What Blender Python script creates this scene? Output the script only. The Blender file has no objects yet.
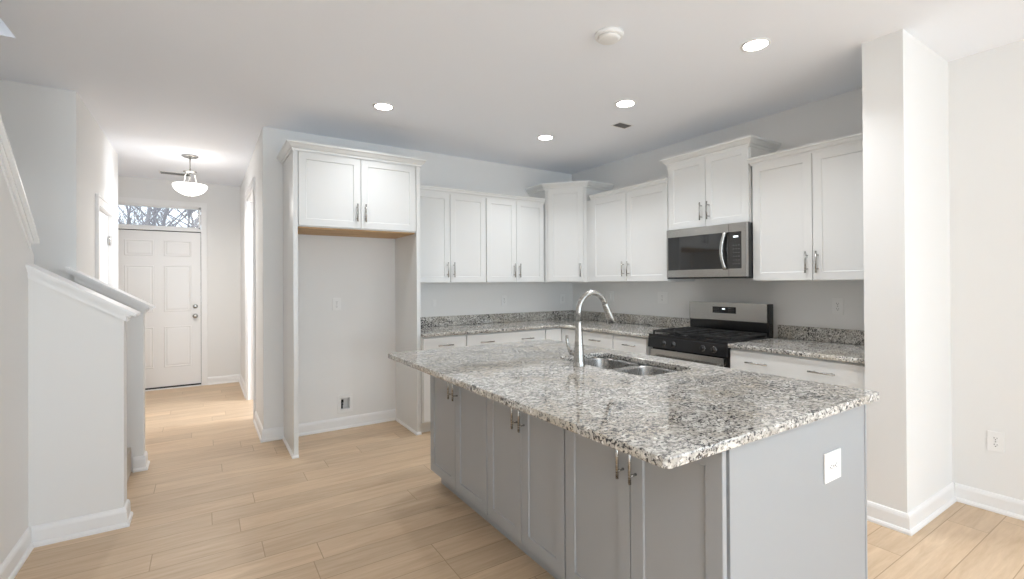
import bpy, bmesh, math, random
from mathutils import Vector, Matrix
PI = math.pi
C = bpy.context.scene.collection
SC = bpy.context.scene

# ------------------------------------------------------------------ camera
CAM_H = 1.37
def setup_camera():
    f, a, pit, rol, cx, cy = 474.77, .5750, .0046, -.0056, 512.0, 280.4
    F = Vector((math.sin(a)*math.cos(pit), math.cos(a)*math.cos(pit), math.sin(pit)))
    R = Vector((math.cos(a), -math.sin(a), 0))
    U = R.cross(F)
    R2 = R*math.cos(rol) + U*math.sin(rol)
    U2 = U*math.cos(rol) - R*math.sin(rol)
    cd = bpy.data.cameras.new('camera')
    cd.sensor_fit = 'HORIZONTAL'; cd.sensor_width = 36.0
    cd.lens = f*36.0/1024.0
    cd.shift_x = 0.0
    cd.shift_y = -(289.5 - cy)/1024.0
    cd.clip_start = 0.05; cd.clip_end = 200
    co = bpy.data.objects.new('camera', cd); C.objects.link(co)
    M = Matrix((R2, U2, -F)).transposed().to_4x4()
    M.translation = Vector((0, 0, CAM_H))
    co.matrix_world = M
    SC.camera = co
setup_camera()

# ------------------------------------------------------------------ world, daylight, exposure
SC.view_settings.view_transform = 'Standard'
SC.view_settings.look = 'None'
SC.view_settings.gamma = 1.0
SC.view_settings.use_curve_mapping = False
SC.view_settings.exposure = 0.50
w = bpy.data.worlds.new('overcast_sky'); SC.world = w; w.use_nodes = True
bg = w.node_tree.nodes['Background']
bg.inputs['Color'].default_value = (0.78, 0.89, 1.0, 1); bg.inputs['Strength'].default_value = 1.9
try:
    SC.cycles.max_bounces = 14; SC.cycles.diffuse_bounces = 10; SC.cycles.sample_clamp_indirect = 6.0
    SC.cycles.use_denoising = True
except Exception: pass

def area(name, loc, direction, sx, sy, power, color=(1, 1, 1), shape='RECTANGLE', spread=PI):
    d = bpy.data.lights.new(name, 'AREA'); d.shape = shape; d.size = sx
    if shape in ('RECTANGLE', 'ELLIPSE'): d.size_y = sy
    d.energy = power; d.color = color; d.spread = spread
    o = bpy.data.objects.new(name, d); C.objects.link(o)
    o.location = loc
    o.rotation_euler = Vector(direction).to_track_quat('-Z', 'Y').to_euler()
    return o
DAY = (0.71, 0.875, 1.0)
# daylight pushing in through the windows of the living side behind the camera
area('daylight_rear_window', (-0.02, -6.62, 1.45), (0.1, 1, 0.9), 1.0, 1.6, 92, DAY)
area('daylight_patio_glazing', (2.05, -6.62, 1.25), (-.35, 1, .8), 2.9, 2.1, 18, DAY)
area('daylight_side_window', (4.25, -2.2, 1.45), (-1, 0, 0.02), 1.6, 2.4, 35, DAY)
# daylight in the room off the hall, then a fill lamp added in the windowless stair shaft
area('daylight_study_window', (3.0, 5.20, 1.5), (-1, .40, -0.45), .7, 1.3, 72, (.88, .92, 1.0))
area('stair_shaft_fill', (-1.4, 0.6, 5.2), (0, 0.35, -1), 0.7, 1.5, 28, (.9, .95, 1))

# ------------------------------------------------------------------ constants
CEIL = 2.743
XR = 3.93      # kitchen right wall
XR2 = 3.93     # right wall beyond the wing wall
YB = 4.65      # kitchen back wall
XH = 0.43      # hall right side
XL = -0.76     # left wall plane
YF = 7.69      # front door wall
XW = -0.775     # stair-side wall of the living room
YR = -6.5      # rear wall

# ------------------------------------------------------------------ materials
def _m(name):
    m = bpy.data.materials.new(name); m.use_nodes = True
    nt = m.node_tree
    return m, nt, nt.nodes['Principled BSDF']
def srgb(r, g, b):
    def c(v):
        v /= 255.0
        return v/12.92 if v <= .04045 else ((v+.055)/1.055)**2.4
    return (c(r), c(g), c(b), 1)
def paint(name, col, rough=0.5, bump=0.0, bscale=250, metal=0.0, spec=0.5, vary=0.0):
    m, nt, p = _m(name)
    p.inputs['Base Color'].default_value = col
    p.inputs['Roughness'].default_value = rough
    p.inputs['Metallic'].default_value = metal
    p.inputs['Specular IOR Level'].default_value = spec
    tc = nt.nodes.new('ShaderNodeTexCoord'); n = nt.nodes.new('ShaderNodeTexNoise')
    n.inputs['Scale'].default_value = bscale
    nt.links.new(tc.outputs['Object'], n.inputs['Vector'])
    if bump > 0:
        b = nt.nodes.new('ShaderNodeBump'); b.inputs['Strength'].default_value = bump
        b.inputs['Distance'].default_value = 0.001
        nt.links.new(n.outputs['Fac'], b.inputs['Height']); nt.links.new(b.outputs['Normal'], p.inputs['Normal'])
    mr = nt.nodes.new('ShaderNodeMapRange')
    mr.inputs['To Min'].default_value = max(0.02, rough-0.03-vary); mr.inputs['To Max'].default_value = min(1, rough+0.03+vary)
    nt.links.new(n.outputs['Fac'], mr.inputs['Value']); nt.links.new(mr.outputs['Result'], p.inputs['Roughness'])
    return m
def brushed(name, col, rough, axis=2):
    m, nt, p = _m(name)
    p.inputs['Base Color'].default_value = col; p.inputs['Metallic'].default_value = 1
    tc = nt.nodes.new('ShaderNodeTexCoord'); mp = nt.nodes.new('ShaderNodeMapping')
    s = [40, 40, 40]; s[axis] = 900
    mp.inputs['Scale'].default_value = s
    n = nt.nodes.new('ShaderNodeTexNoise'); n.inputs['Scale'].default_value = 1
    mr = nt.nodes.new('ShaderNodeMapRange'); mr.inputs['To Min'].default_value = rough-.06; mr.inputs['To Max'].default_value = rough+.08
    nt.links.new(tc.outputs['Object'], mp.inputs['Vector']); nt.links.new(mp.outputs['Vector'], n.inputs['Vector'])
    nt.links.new(n.outputs['Fac'], mr.inputs['Value']); nt.links.new(mr.outputs['Result'], p.inputs['Roughness'])
    return m
def emis(name, col, s):
    m, nt, p = _m(name)
    p.inputs['Base Color'].default_value = (.8, .8, .8, 1)
    p.inputs['Emission Color'].default_value = col; p.inputs['Emission Strength'].default_value = s
    return m
M = {}
M['wall'] = paint('wall_paint', srgb(229, 229, 228), 0.75, 0.08, 300)
M['ceil'] = paint('ceiling_paint', srgb(239, 243, 250), 0.85, 0.12, 200)
M['trim'] = paint('trim_enamel', srgb(234, 234, 234), 0.35)
M['cab'] = paint('white_cabinet_lacquer', srgb(222, 223, 222), 0.32)
M['cabin'] = paint('cabinet_interior_white', srgb(225, 225, 222), 0.6)
M['gray'] = paint('gray_cabinet_lacquer', srgb(160, 163, 166), 0.38)
M['nickel'] = brushed('brushed_nickel', (.44, .43, .41, 1), .25)
M['steel'] = brushed('stainless_steel', (.52, .51, .49, 1), .24, axis=2)
M['steel_sink'] = brushed('sink_steel', (.38, .375, .365, 1), .27, axis=0)
M['black'] = paint('black_enamel', (.012, .012, .013, 1), .18)
M['iron'] = paint('cast_iron_matte', (.02, .02, .02, 1), .6, .3, 400)
M['glass_dark'] = paint('dark_oven_glass', (.022, .022, .022, 1), .04, spec=.8)
M['plastic'] = paint('white_plastic', srgb(234, 234, 233), .3)
M['slot'] = paint('dark_slot', (.03, .03, .03, 1), .6)
M['seam'] = paint('dark_weatherstrip', (.03, .03, .03, 1), .7)
M['ventgrey'] = paint('vent_grey', srgb(120, 120, 120), .6)  # even mid grey for vent louvres and touch keys
M['rawply'] = None
M['knobwhite'] = paint('ivory_mark', srgb(200, 200, 200), .5)
M['lamp'] = emis('lit_diffuser', (1, .98, .95, 1), 22)
M['bowl'] = emis('lit_alabaster_glass', (1, .97, .92, 1), 1.9)
M['display'] = emis('lit_display', (.85, .95, 1, 1), 1.2)
M['bark'] = paint('winter_bark', srgb(146, 142, 145), .9, .5, 30)
M['ground'] = paint('pale_ground', srgb(150, 145, 130), .95, .3, 8)
M['carpet'] = paint('stair_carpet', srgb(190, 184, 174), .95, .6, 500)
def ply():
    m, nt, p = _m('raw_maple_plywood')
    tc = nt.nodes.new('ShaderNodeTexCoord'); mp = nt.nodes.new('ShaderNodeMapping'); mp.inputs['Scale'].default_value = (2, 30, 30)
    n = nt.nodes.new('ShaderNodeTexNoise'); n.inputs['Scale'].default_value = 1.5; n.inputs['Detail'].default_value = 5
    r = nt.nodes.new('ShaderNodeValToRGB')
    r.color_ramp.elements[0].position = .3; r.color_ramp.elements[0].color = srgb(172, 135, 92)
    r.color_ramp.elements[1].position = .7; r.color_ramp.elements[1].color = srgb(205, 172, 128)
    nt.links.new(tc.outputs['Object'], mp.inputs['Vector']); nt.links.new(mp.outputs['Vector'], n.inputs['Vector'])
    nt.links.new(n.outputs['Fac'], r.inputs['Fac']); nt.links.new(r.outputs['Color'], p.inputs['Base Color'])
    p.inputs['Roughness'].default_value = .6
    return m
M['rawply'] = ply()
def floor_mat():
    m, nt, p = _m('oak_plank_floor')
    N = nt.nodes.new; L = nt.links.new
    geo = N('ShaderNodeNewGeometry'); sep = N('ShaderNodeSeparateXYZ'); L(geo.outputs['Position'], sep.inputs[0])
    def math_(op, a, b=None, c=None):
        n = N('ShaderNodeMath'); n.operation = op
        for i, v in enumerate((a, b, c)):
            if v is None: continue
            if isinstance(v, (int, float)): n.inputs[i].default_value = v
            else: L(v, n.inputs[i])
        return n.outputs[0]
    y = math_('DIVIDE', math_('SUBTRACT', sep.outputs['Y'], 0.7605-0.1745*40), 0.1745)
    row = math_('FLOOR', y); fy = math_('SUBTRACT', y, row)
    wn = N('ShaderNodeTexWhiteNoise'); wn.noise_dimensions = '1D'; L(row, wn.inputs['W'])
    xs = math_('ADD', math_('DIVIDE', sep.outputs['X'], 1.35), math_('MULTIPLY', wn.outputs['Value'], 9.37))
    col = math_('FLOOR', xs); fx = math_('SUBTRACT', xs, col)
    cmb = N('ShaderNodeCombineXYZ'); L(row, cmb.inputs['X']); L(col, cmb.inputs['Y'])
    wn2 = N('ShaderNodeTexWhiteNoise'); wn2.noise_dimensions = '3D'; L(cmb.outputs[0], wn2.inputs['Vector'])
    # distance to plank edges in metres
    ey = math_('MULTIPLY', math_('MINIMUM', fy, math_('SUBTRACT', 1.0, fy)), 0.1745)
    ex = math_('MULTIPLY', math_('MINIMUM', fx, math_('SUBTRACT', 1.0, fx)), 1.35)
    e = math_('MINIMUM', ey, ex)
    gap = N('ShaderNodeMapRange'); gap.inputs['From Min'].default_value = .0008; gap.inputs['From Max'].default_value = .0030
    L(e, gap.inputs['Value'])
    # grain coordinates, shifted for each plank
    gx = math_('ADD', math_('MULTIPLY', sep.outputs['X'], 1.6), math_('MULTIPLY', wn2.outputs['Value'], 37.0))
    gy = math_('MULTIPLY', sep.outputs['Y'], 16.0)
    gv = N('ShaderNodeCombineXYZ'); L(gx, gv.inputs['X']); L(gy, gv.inputs['Y']); L(math_('MULTIPLY', wn2.outputs['Value'], 11.0), gv.inputs['Z'])
    n1 = N('ShaderNodeTexNoise'); n1.inputs['Scale'].default_value = 1.3; n1.inputs['Detail'].default_value = 6; n1.inputs['Distortion'].default_value = 1.1
    L(gv.outputs[0], n1.inputs['Vector'])
    n2 = N('ShaderNodeTexNoise'); n2.inputs['Scale'].default_value = 5.0; n2.inputs['Detail'].default_value = 8; n2.inputs['Roughness'].default_value = .7
    L(gv.outputs[0], n2.inputs['Vector'])
    g = math_('ADD', math_('MULTIPLY', n1.outputs['Fac'], .6), math_('MULTIPLY', n2.outputs['Fac'], .4))
    ramp = N('ShaderNodeValToRGB'); L(g, ramp.inputs['Fac'])
    ramp.color_ramp.elements[0].position = .33; ramp.color_ramp.elements[0].color = srgb(190, 163, 132)
    ramp.color_ramp.elements[1].position = .66; ramp.color_ramp.elements[1].color = srgb(213, 189, 160)
    hsv = N('ShaderNodeHueSaturation'); L(ramp.outputs['Color'], hsv.inputs['Color'])
    vv = N('ShaderNodeMapRange'); vv.inputs['To Min'].default_value = .91; vv.inputs['To Max'].default_value = 1.07
    L(wn2.outputs['Value'], vv.inputs['Value']); L(vv.outputs['Result'], hsv.inputs['Value'])
    mix = N('ShaderNodeMix'); mix.data_type = 'RGBA'; L(gap.outputs['Result'], mix.inputs['Factor'])
    mix.inputs[6].default_value = srgb(165, 138, 108); L(hsv.outputs['Color'], mix.inputs[7])
    L(mix.outputs[2], p.inputs['Base Color'])
    p.inputs['Roughness'].default_value = .42
    b = N('ShaderNodeBump'); b.inputs['Strength'].default_value = .25; b.inputs['Distance'].default_value = .002
    L(gap.outputs['Result'], b.inputs['Height']); L(b.outputs['Normal'], p.inputs['Normal'])
    return m
M['floor'] = floor_mat()
def granite():
    m, nt, p = _m('speckled_granite')
    N = nt.nodes.new; L = nt.links.new
    geo = N('ShaderNodeNewGeometry'); mp = N('ShaderNodeMapping'); L(geo.outputs['Position'], mp.inputs['Vector'])
    mp.inputs['Rotation'].default_value = (0, 0, .25); mp.inputs['Scale'].default_value = (.8, 1.1, 1)
    def noise(s, d=3, r=.5, dist=0):
        n = N('ShaderNodeTexNoise'); n.inputs['Scale'].default_value = s; n.inputs['Detail'].default_value = d
        n.inputs['Roughness'].default_value = r; n.inputs['Distortion'].default_value = dist
        L(mp.outputs['Vector'], n.inputs['Vector']); return n.outputs['Fac']
    def step(v, a, b):
        n = N('ShaderNodeMapRange'); n.inputs['From Min'].default_value = a; n.inputs['From Max'].default_value = b
        L(v, n.inputs['Value']); return n.outputs['Result']
    def mix(fac, a, b):
        n = N('ShaderNodeMix'); n.data_type = 'RGBA'; L(fac, n.inputs['Factor'])
        for i, v in ((6, a), (7, b)):
            if isinstance(v, tuple): n.inputs[i].default_value = v
            else: L(v, n.inputs[i])
        return n.outputs[2]
    base = mix(step(noise(34, 4, .65), .40, .60), srgb(172, 169, 163), srgb(222, 220, 214))
    base = mix(step(noise(5, 3), .45, .68), base, srgb(188, 181, 168))
    c1 = mix(step(noise(85, 4, .7, .5), .53, .58), base, srgb(122, 120, 118))
    n3 = noise(100, 3, .6, .4); n4 = noise(7, 3, .5)
    add = N('ShaderNodeMath'); add.operation = 'MULTIPLY_ADD'; L(n4, add.inputs[0]); add.inputs[1].default_value = .35; L(n3, add.inputs[2])
    c2 = mix(step(add.outputs[0], .742, .772), c1, srgb(52, 50, 54))
    v = N('ShaderNodeTexVoronoi'); v.inputs['Scale'].default_value = 120; L(mp.outputs['Vector'], v.inputs['Vector'])
    c3 = mix(step(v.outputs['Color'], .86, .9), c2, srgb(232, 230, 226))
    L(c3, p.inputs['Base Color'])
    p.inputs['Roughness'].default_value = .045; p.inputs['Specular IOR Level'].default_value = .85
    return m
M['granite'] = granite()
def clear_glass():
    m = bpy.data.materials.new('window_glass'); m.use_nodes = True; nt = m.node_tree
    nt.nodes.remove(nt.nodes['Principled BSDF'])
    o = nt.nodes['Material Output']; t = nt.nodes.new('ShaderNodeBsdfTransparent'); g = nt.nodes.new('ShaderNodeBsdfGlossy')
    g.inputs['Roughness'].default_value = 0.02
    fr = nt.nodes.new('ShaderNodeFresnel'); fr.inputs['IOR'].default_value = 1.45
    mx = nt.nodes.new('ShaderNodeMixShader')
    nt.links.new(fr.outputs[0], mx.inputs[0]); nt.links.new(t.outputs[0], mx.inputs[1]); nt.links.new(g.outputs[0], mx.inputs[2])
    nt.links.new(mx.outputs[0], o.inputs['Surface'])
    return m
M['glass'] = clear_glass()

# ------------------------------------------------------------------ mesh helpers
def box(bm, x0, x1, y0, y1, z0, z1, bev=0.0):
    if x0 > x1: x0, x1 = x1, x0
    if y0 > y1: y0, y1 = y1, y0
    if z0 > z1: z0, z1 = z1, z0
    vs = [bm.verts.new(p) for p in ((x0,y0,z0),(x1,y0,z0),(x1,y1,z0),(x0,y1,z0),(x0,y0,z1),(x1,y0,z1),(x1,y1,z1),(x0,y1,z1))]
    fs = [bm.faces.new([vs[i] for i in f]) for f in ((0,3,2,1),(4,5,6,7),(0,1,5,4),(1,2,6,5),(2,3,7,6),(3,0,4,7))]
    if bev > 0:
        es = set(e for f in fs for e in f.edges)
        bmesh.ops.bevel(bm, geom=list(es), offset=bev, segments=2, affect='EDGES', profile=.7)
def BX(*a, bev=0.0):
    bm = bmesh.new(); box(bm, *a, bev=bev); return bm
def prism(bm, pts, axis, a, b):
    """polygon pts (2D) extruded along axis from a to b. axis 'x': pts=(y,z); 'y': pts=(x,z); 'z': pts=(x,y)"""
    def P(p, t):
        return {'x': (t, p[0], p[1]), 'y': (p[0], t, p[1]), 'z': (p[0], p[1], t)}[axis]
    va = [bm.verts.new(P(p, a)) for p in pts]; vb = [bm.verts.new(P(p, b)) for p in pts]
    bm.faces.new(va); bm.faces.new(list(reversed(vb)))
    n = len(pts)
    for i in range(n):
        j = (i+1) % n
        bm.faces.new((va[i], vb[i], vb[j], va[j]))
def tube(bm, pts, rad, seg=12, cap=True):
    pts = [Vector(p) for p in pts]
    rads = rad if isinstance(rad, (list, tuple)) else [rad]*len(pts)
    rings = []; up = None
    for i, p in enumerate(pts):
        if i == 0: t = pts[1]-pts[0]
        elif i == len(pts)-1: t = pts[-1]-pts[-2]
        else: t = (pts[i+1]-pts[i]).normalized()+(pts[i]-pts[i-1]).normalized()
        t.normalize()
        if up is None:
            up = Vector((0, 0, 1)) if abs(t.z) < .9 else Vector((1, 0, 0))
        a = t.cross(up)
        if a.length < 1e-5: a = t.orthogonal()
        a.normalize(); b = a.cross(t).normalized(); up = b
        rings.append([bm.verts.new(p+(a*math.cos(2*PI*k/seg)+b*math.sin(2*PI*k/seg))*rads[i]) for k in range(seg)])
    for i in range(len(rings)-1):
        for k in range(seg):
            l = (k+1) % seg
            f = bm.faces.new((rings[i][k], rings[i][l], rings[i+1][l], rings[i+1][k])); f.smooth = True
    if cap:
        bm.faces.new(list(reversed(rings[0]))); bm.faces.new(rings[-1])
def lathe(bm, prof, seg=32, cx=0, cy=0, cz=0, cap=True):
    rings = []
    for r, z in prof:
        if r < 1e-6: rings.append([bm.verts.new((cx, cy, cz+z))])
        else: rings.append([bm.verts.new((cx+r*math.cos(2*PI*k/seg), cy+r*math.sin(2*PI*k/seg), cz+z)) for k in range(seg)])
    for a, b in zip(rings[:-1], rings[1:]):
        for k in range(seg):
            l = (k+1) % seg
            if len(a) == 1 and len(b) == 1: continue
            if len(a) == 1: f = bm.faces.new((a[0], b[l], b[k]))
            elif len(b) == 1: f = bm.faces.new((a[k], a[l], b[0]))
            else: f = bm.faces.new((a[k], a[l], b[l], b[k]))
            f.smooth = True
    if cap:
        if len(rings[0]) > 1: bm.faces.new(list(reversed(rings[0])))
        if len(rings[-1]) > 1: bm.faces.new(rings[-1])
def sweep(bm, path, prof):
    """path: list of (x,y); prof: closed loop [(out,z)]; out is to the RIGHT of the travel direction; mitred corners."""
    P = [Vector((p[0], p[1])) for p in path]; rings = []
    for i, p in enumerate(P):
        if i == 0: d0 = d1 = (P[1]-P[0]).normalized()
        elif i == len(P)-1: d0 = d1 = (P[-1]-P[-2]).normalized()
        else: d0 = (P[i]-P[i-1]).normalized(); d1 = (P[i+1]-P[i]).normalized()
        n0 = Vector((d0.y, -d0.x)); n1 = Vector((d1.y, -d1.x))
        m = (n0+n1); m = m/(m.length**2)*2 if m.length > 1e-6 else n0
        rings.append([bm.verts.new((p.x+m.x*o, p.y+m.y*o, z)) for o, z in prof])
    n = len(prof)
    for a, b in zip(rings[:-1], rings[1:]):
        for k in range(n):
            l = (k+1) % n
            bm.faces.new((a[k], b[k], b[l], a[l]))
    bm.faces.new(rings[0]); bm.faces.new(list(reversed(rings[-1])))
def xform(bm, mat): bmesh.ops.transform(bm, matrix=mat, verts=bm.verts)
def obj(name, bm, mat, parent=None, smooth=False):
    bmesh.ops.recalc_face_normals(bm, faces=bm.faces)
    me = bpy.data.meshes.new(name); bm.to_mesh(me); bm.free()
    if mat: me.materials.append(mat)
    o = bpy.data.objects.new(name, me); C.objects.link(o)
    if parent: o.parent = parent
    if smooth:
        for p in me.polygons: p.use_smooth = True
    return o
def tag(o, label, cat, group=None, kind=None):
    if label: o['label'] = label
    if cat: o['category'] = cat
    if group: o['group'] = group
    if kind: o['kind'] = kind
    return o
def thing(name, loc, rz, label, cat, group=None):
    o = bpy.data.objects.new(name, None); C.objects.link(o)
    o.empty_display_size = .1; o.location = loc; o.rotation_euler = (0, 0, rz)
    return tag(o, label, cat, group)
def struct(name, bm, mat, parent=None, label=None):
    o = obj(name, bm, mat, parent)
    if not parent: o['kind'] = 'structure'
    if label: o['label'] = label
    return o
FNY, FNX, FPX = 0.0, -PI/2, PI/2      # front of a local thing (-y) turned to face -Y, -X, +X

# ------------------------------------------------------------------ the setting
struct('floor', BX(-2.2, 4.3, YR-.3, YF+.12, -.12, 0), M['floor'])
bm = bmesh.new()
box(bm, -.875, 4.3, YR-.3, YF+.12, CEIL, CEIL+.15)
box(bm, -2.2, -.875, 3.70, YF+.12, CEIL, CEIL+.15)
box(bm, -2.2, -.875, YR-.3, -1.2, CEIL, CEIL+.15)
struct('ceiling', bm, M['ceil'])

# back kitchen wall with a hole for the water supply box
hx0, hx1, hz0, hz1 = 1.075, 1.163, .178, .288
bm = bmesh.new()
box(bm, XH, hx0, YB, YB+.12, 0, CEIL); box(bm, hx1, XR+.12, YB, YB+.12, 0, CEIL)
box(bm, hx0, hx1, YB, YB+.12, 0, hz0); box(bm, hx0, hx1, YB, YB+.12, hz1, CEIL)
struct('wall_back', bm, M['wall'])
# right wall of the kitchen, wing wall, right wall beyond it
struct('wall_right', BX(XR, XR+.12, 1.197, YB, 0, CEIL), M['wall'])
struct('wall_wing', BX(3.20, XR+.12, 1.005, 1.197, 0, CEIL), M['wall'])
bm = bmesh.new()
wy0, wy1 = -3.4, -1.0
box(bm, XR2, XR2+.12, YR, wy0, 0, CEIL); box(bm, XR2, XR2+.12, wy1, 1.005, 0, CEIL)
box(bm, XR2, XR2+.12, wy0, wy1, 0, .6); box(bm, XR2, XR2+.12, wy0, wy1, 2.3, CEIL)
struct('wall_living_right', bm, M['wall'])
# rear wall behind the camera, with window openings
bm = bmesh.new()
def wall_y_open(bm, x0, x1, y0, y1, z1, opens):
    x = x0
    for a, b, c, d in opens:
        box(bm, x, a, y0, y1, 0, z1)
        if c > 0: box(bm, a, b, y0, y1, 0, c)
        box(bm, a, b, y0, y1, d, z1); x = b
    box(bm, x, x1, y0, y1, 0, z1)
wall_y_open(bm, XL-.12, XR2+.12, YR-.12, YR, CEIL, [(-.55, .5, .6, 2.3), (.6, 3.5, .05, 2.3)])
struct('wall_rear', bm, M['wall'])
# left wall: full height near the camera, its top runs down with the stair
sl = .856
capz, capy = 1.618, 3.47
yt = capy-(CEIL-capz)/sl
bm = bmesh.new()
prism(bm, [(YR, 0), (3.57, 0), (3.57, capz-.085), (capy+.02, capz-.02), (yt, CEIL), (YR, CEIL)], 'x', XW-.115, XW)
struct('wall_stair_left', bm, M['wall'])
bm = bmesh.new()
def slope_cap_x(bm, xa, xb, off, th, ya, yb, base):   # board on the y-z slope
    za = capz+(capy-ya)*sl; zb = capz+(capy-yb)*sl
    prism(bm, [(ya, za+base), (yb, zb+base), (yb, zb+base+th), (ya, za+base+th)], 'x', xa-off, xb+off)
slope_cap_x(bm, XW-.115, XW, .036, .020, yt+.02, 3.510, .010)
slope_cap_x(bm, XW-.115, XW, .018, .018, yt+.02, 3.492, -.008)
slope_cap_x(bm, XW-.115, XW, .007, .040, yt+.02, 3.482, -.048)
struct('trim_stair_cap', bm, M['trim'])

# low walls either side of the stair foot, each with a sloping cap
HS = .61
def half_wall(name, y0, y1, x0, x1, ztop_r, lx):
    zl = ztop_r+(x1-x0)*HS
    bm = bmesh.new()
    prism(bm, [(x0, 0), (x1, 0), (x1, ztop_r), (x0, zl)], 'y', y0, y1)
    struct('wall_'+name, bm, M['wall'])
    bm = bmesh.new()
    def layer(xa, xb, off, b0, b1):
        za = ztop_r+(x1-xa)*HS; zb = ztop_r+(x1-xb)*HS
        prism(bm, [(xa, za+b0), (xb, zb+b0), (xb, zb+b1), (xa, za+b1)], 'y', y0-off, y1+off)
    layer(x0-lx, x1+.060, .046, .018, .034)
    layer(x0-lx, x1+.052, .040, .011, .018)
    layer(x0-lx, x1+.032, .028, -.004, .011)
    layer(x0-.0, x1+.014, .012, -.038, -.004)
    struct('trim_'+name+'_cap', bm, M['trim'])
half_wall('stair_low_near', 3.47, 3.59, XW-.115, -.385, 1.207, 0)
half_wall('stair_low_far', 4.44, 4.56, XL, -.38, 1.207, .04)
# wall beyond the stair and the hall's left wall with its closet door
struct('wall_stair_far', BX(-2.2, XL, 4.50, 4.62, 0, CEIL), M['wall'])
cy0, cy1, cz1 = 5.27, 6.03, 2.045
bm = bmesh.new()
box(bm, XL-.12, XL, 4.62, cy0, 0, CEIL); box(bm, XL-.12, XL, cy1, 6.44, 0, CEIL); box(bm, XL-.12, XL, cy0, cy1, cz1, CEIL)
struct('wall_hall_left', bm, M['wall'])
struct('wall_closet_back', BX(-2.2, -2.08, 4.62, YF, 0, CEIL), M['wall'])
struct('wall_closet_side', BX(-2.08, XL-.12, 6.32, 6.44, 0, CEIL), M['wall'])
# front wall: door and transom
dx0, dx1, dz1 = -.955, -.041, 2.075
tz0, tz1 = 2.115, 2.405
bm = bmesh.new()
box(bm, -2.2, dx0-.005, YF, YF+.12, 0, CEIL); box(bm, dx1+.005, 4.3, YF, YF+.12, 0, CEIL)
box(bm, dx0-.005, dx1+.005, YF, YF+.12, tz1, CEIL)
struct('wall_front', bm, M['wall'])
# hall right wall with a tall cased opening into a lit side room
oy0, oy1, oz1 = 5.47, 6.42, 2.36
bm = bmesh.new()
box(bm, XH, XH+.12, YB+.12, oy0, 0, CEIL); box(bm, XH, XH+.12, oy1, YF, 0, CEIL); box(bm, XH, XH+.12, oy0, oy1, oz1, CEIL)
struct('wall_hall_right', bm, M['wall'])
bm = bmesh.new()
box(bm, 2.8, 2.92, YB+.12, 4.85, 0, CEIL); box(bm, 2.8, 2.92, 5.85, YF, 0, CEIL)
box(bm, 2.8, 2.92, 4.85, 5.85, 0, .8); box(bm, 2.8, 2.92, 4.85, 5.85, 2.15, CEIL)
struct('wall_study_far', bm, M['wall'])
# stair shaft above the opening in the ceiling
bm = bmesh.new()
box(bm, -2.2, -2.0, -1.2, 4.5, 0, 5.4); box(bm, -2.0, -.875, 3.70, 3.82, CEIL+.15, 5.4)
box(bm, -.875, -.76, -1.2, 3.70, CEIL+.15, 5.4); box(bm, -2.2, -.76, -1.32, -1.2, 0, 5.4)
struct('wall_stair_shaft', bm, M['wall'])
struct('ceiling_stair_shaft', BX(-2.2, -.76, -1.32, 3.82, 5.4, 5.5), M['ceil'])
# carpeted stair: three risers to a landing, then up towards the camera side
bm = bmesh.new()
rise = .185
for i in range(2):
    x1 = -.45-i*.25
    box(bm, -2.0, x1, 3.60, 4.43, i*rise, (i+1)*rise, bev=.01)
box(bm, -2.0, -.95, 3.58, 4.49, 2*rise, 3*rise)
for i in range(12):
    y1 = 3.58-i*.25
    box(bm, -1.99, -.885, -.2 if i < 3 else y1-.7, y1, (3+i)*rise, (4+i)*rise, bev=.01)
st = struct('stairs', bm, M['carpet']); st['label'] = 'carpeted stair rising behind the low walls'

# baseboards with shoe moulding
BPROF = [(0, 0), (.026, 0), (.026, .012), (.020, .022), (.015, .024), (.014, .082), (.011, .094), (.006, .103), (0, .106)]
def baseboard(name, path):
    bm = bmesh.new(); sweep(bm, path, BPROF); struct('baseboard_'+name, bm, M['trim'])
baseboard('wing', [(3.20, 1.197), (3.20, 1.005), (XR2, 1.005)])
baseboard('living_right', [(XR2, 1.005-.015), (XR2, YR)])
baseboard('alcove_back', [(.655, YB), (1.615, YB)][::1])
baseboard('back_left', [(XH, oy0-.09), (XH, YB), (.595, YB)])
baseboard('stair_left', [(XW, YR), (XW, 3.47)])
baseboard('stair_low_near', [(XW+.012, 3.47), (-.385, 3.47), (-.385, 3.59), (-.42, 3.59)][::1])
baseboard('stair_low_far', [(-.44, 4.44), (-.38, 4.44), (-.38, 4.56), (XL, 4.56), (XL, cy0-.095)])
baseboard('hall_left', [(XL, cy1+.095), (XL, 6.44), (-.95, 6.44)])
baseboard('front', [(dx1+.075, YF), (XH, YF), (XH, oy1+.09)])
# NB: sweep() puts the profile to the right of travel

# cased opening trim
def casing_x(name, x, side, y0, y1, z1, w=.085, t=.016, wall_t=.12):
    """door-style casing on a wall whose face is at x; side=+1 if the room is towards +x"""
    bm = bmesh.new()
    a, b = (x, x+t*side)
    c = x+(t+.006)*side
    box(bm, a, b, y0-w, y0, 0, z1+w, bev=.003); box(bm, a, b, y1, y1+w, 0, z1+w, bev=.003); box(bm, a, b, y0, y1, z1, z1+w, bev=.003)
    e = .002
    box(bm, b, c, y0-w+e, y0-w+.018, 0, z1+w-e); box(bm, b, c, y1+w-.018, y1+w-e, 0, z1+w-e); box(bm, b, c, y0-w+.018, y1+w-.018, z1+w-.018, z1+w-e)
    return struct(name, bm, M['trim'])
casing_x('trim_closet_casing', XL, 1, cy0, cy1, cz1)
casing_x('trim_hall_opening_casing', XH, -1, oy0, oy1, oz1)
bm = bmesh.new()
box(bm, XH-.0, XH+.12, oy0, oy0+.015, 0, oz1); box(bm, XH, XH+.12, oy1-.015, oy1, 0, oz1); box(bm, XH, XH+.12, oy0, oy1, oz1-.015, oz1)
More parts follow.
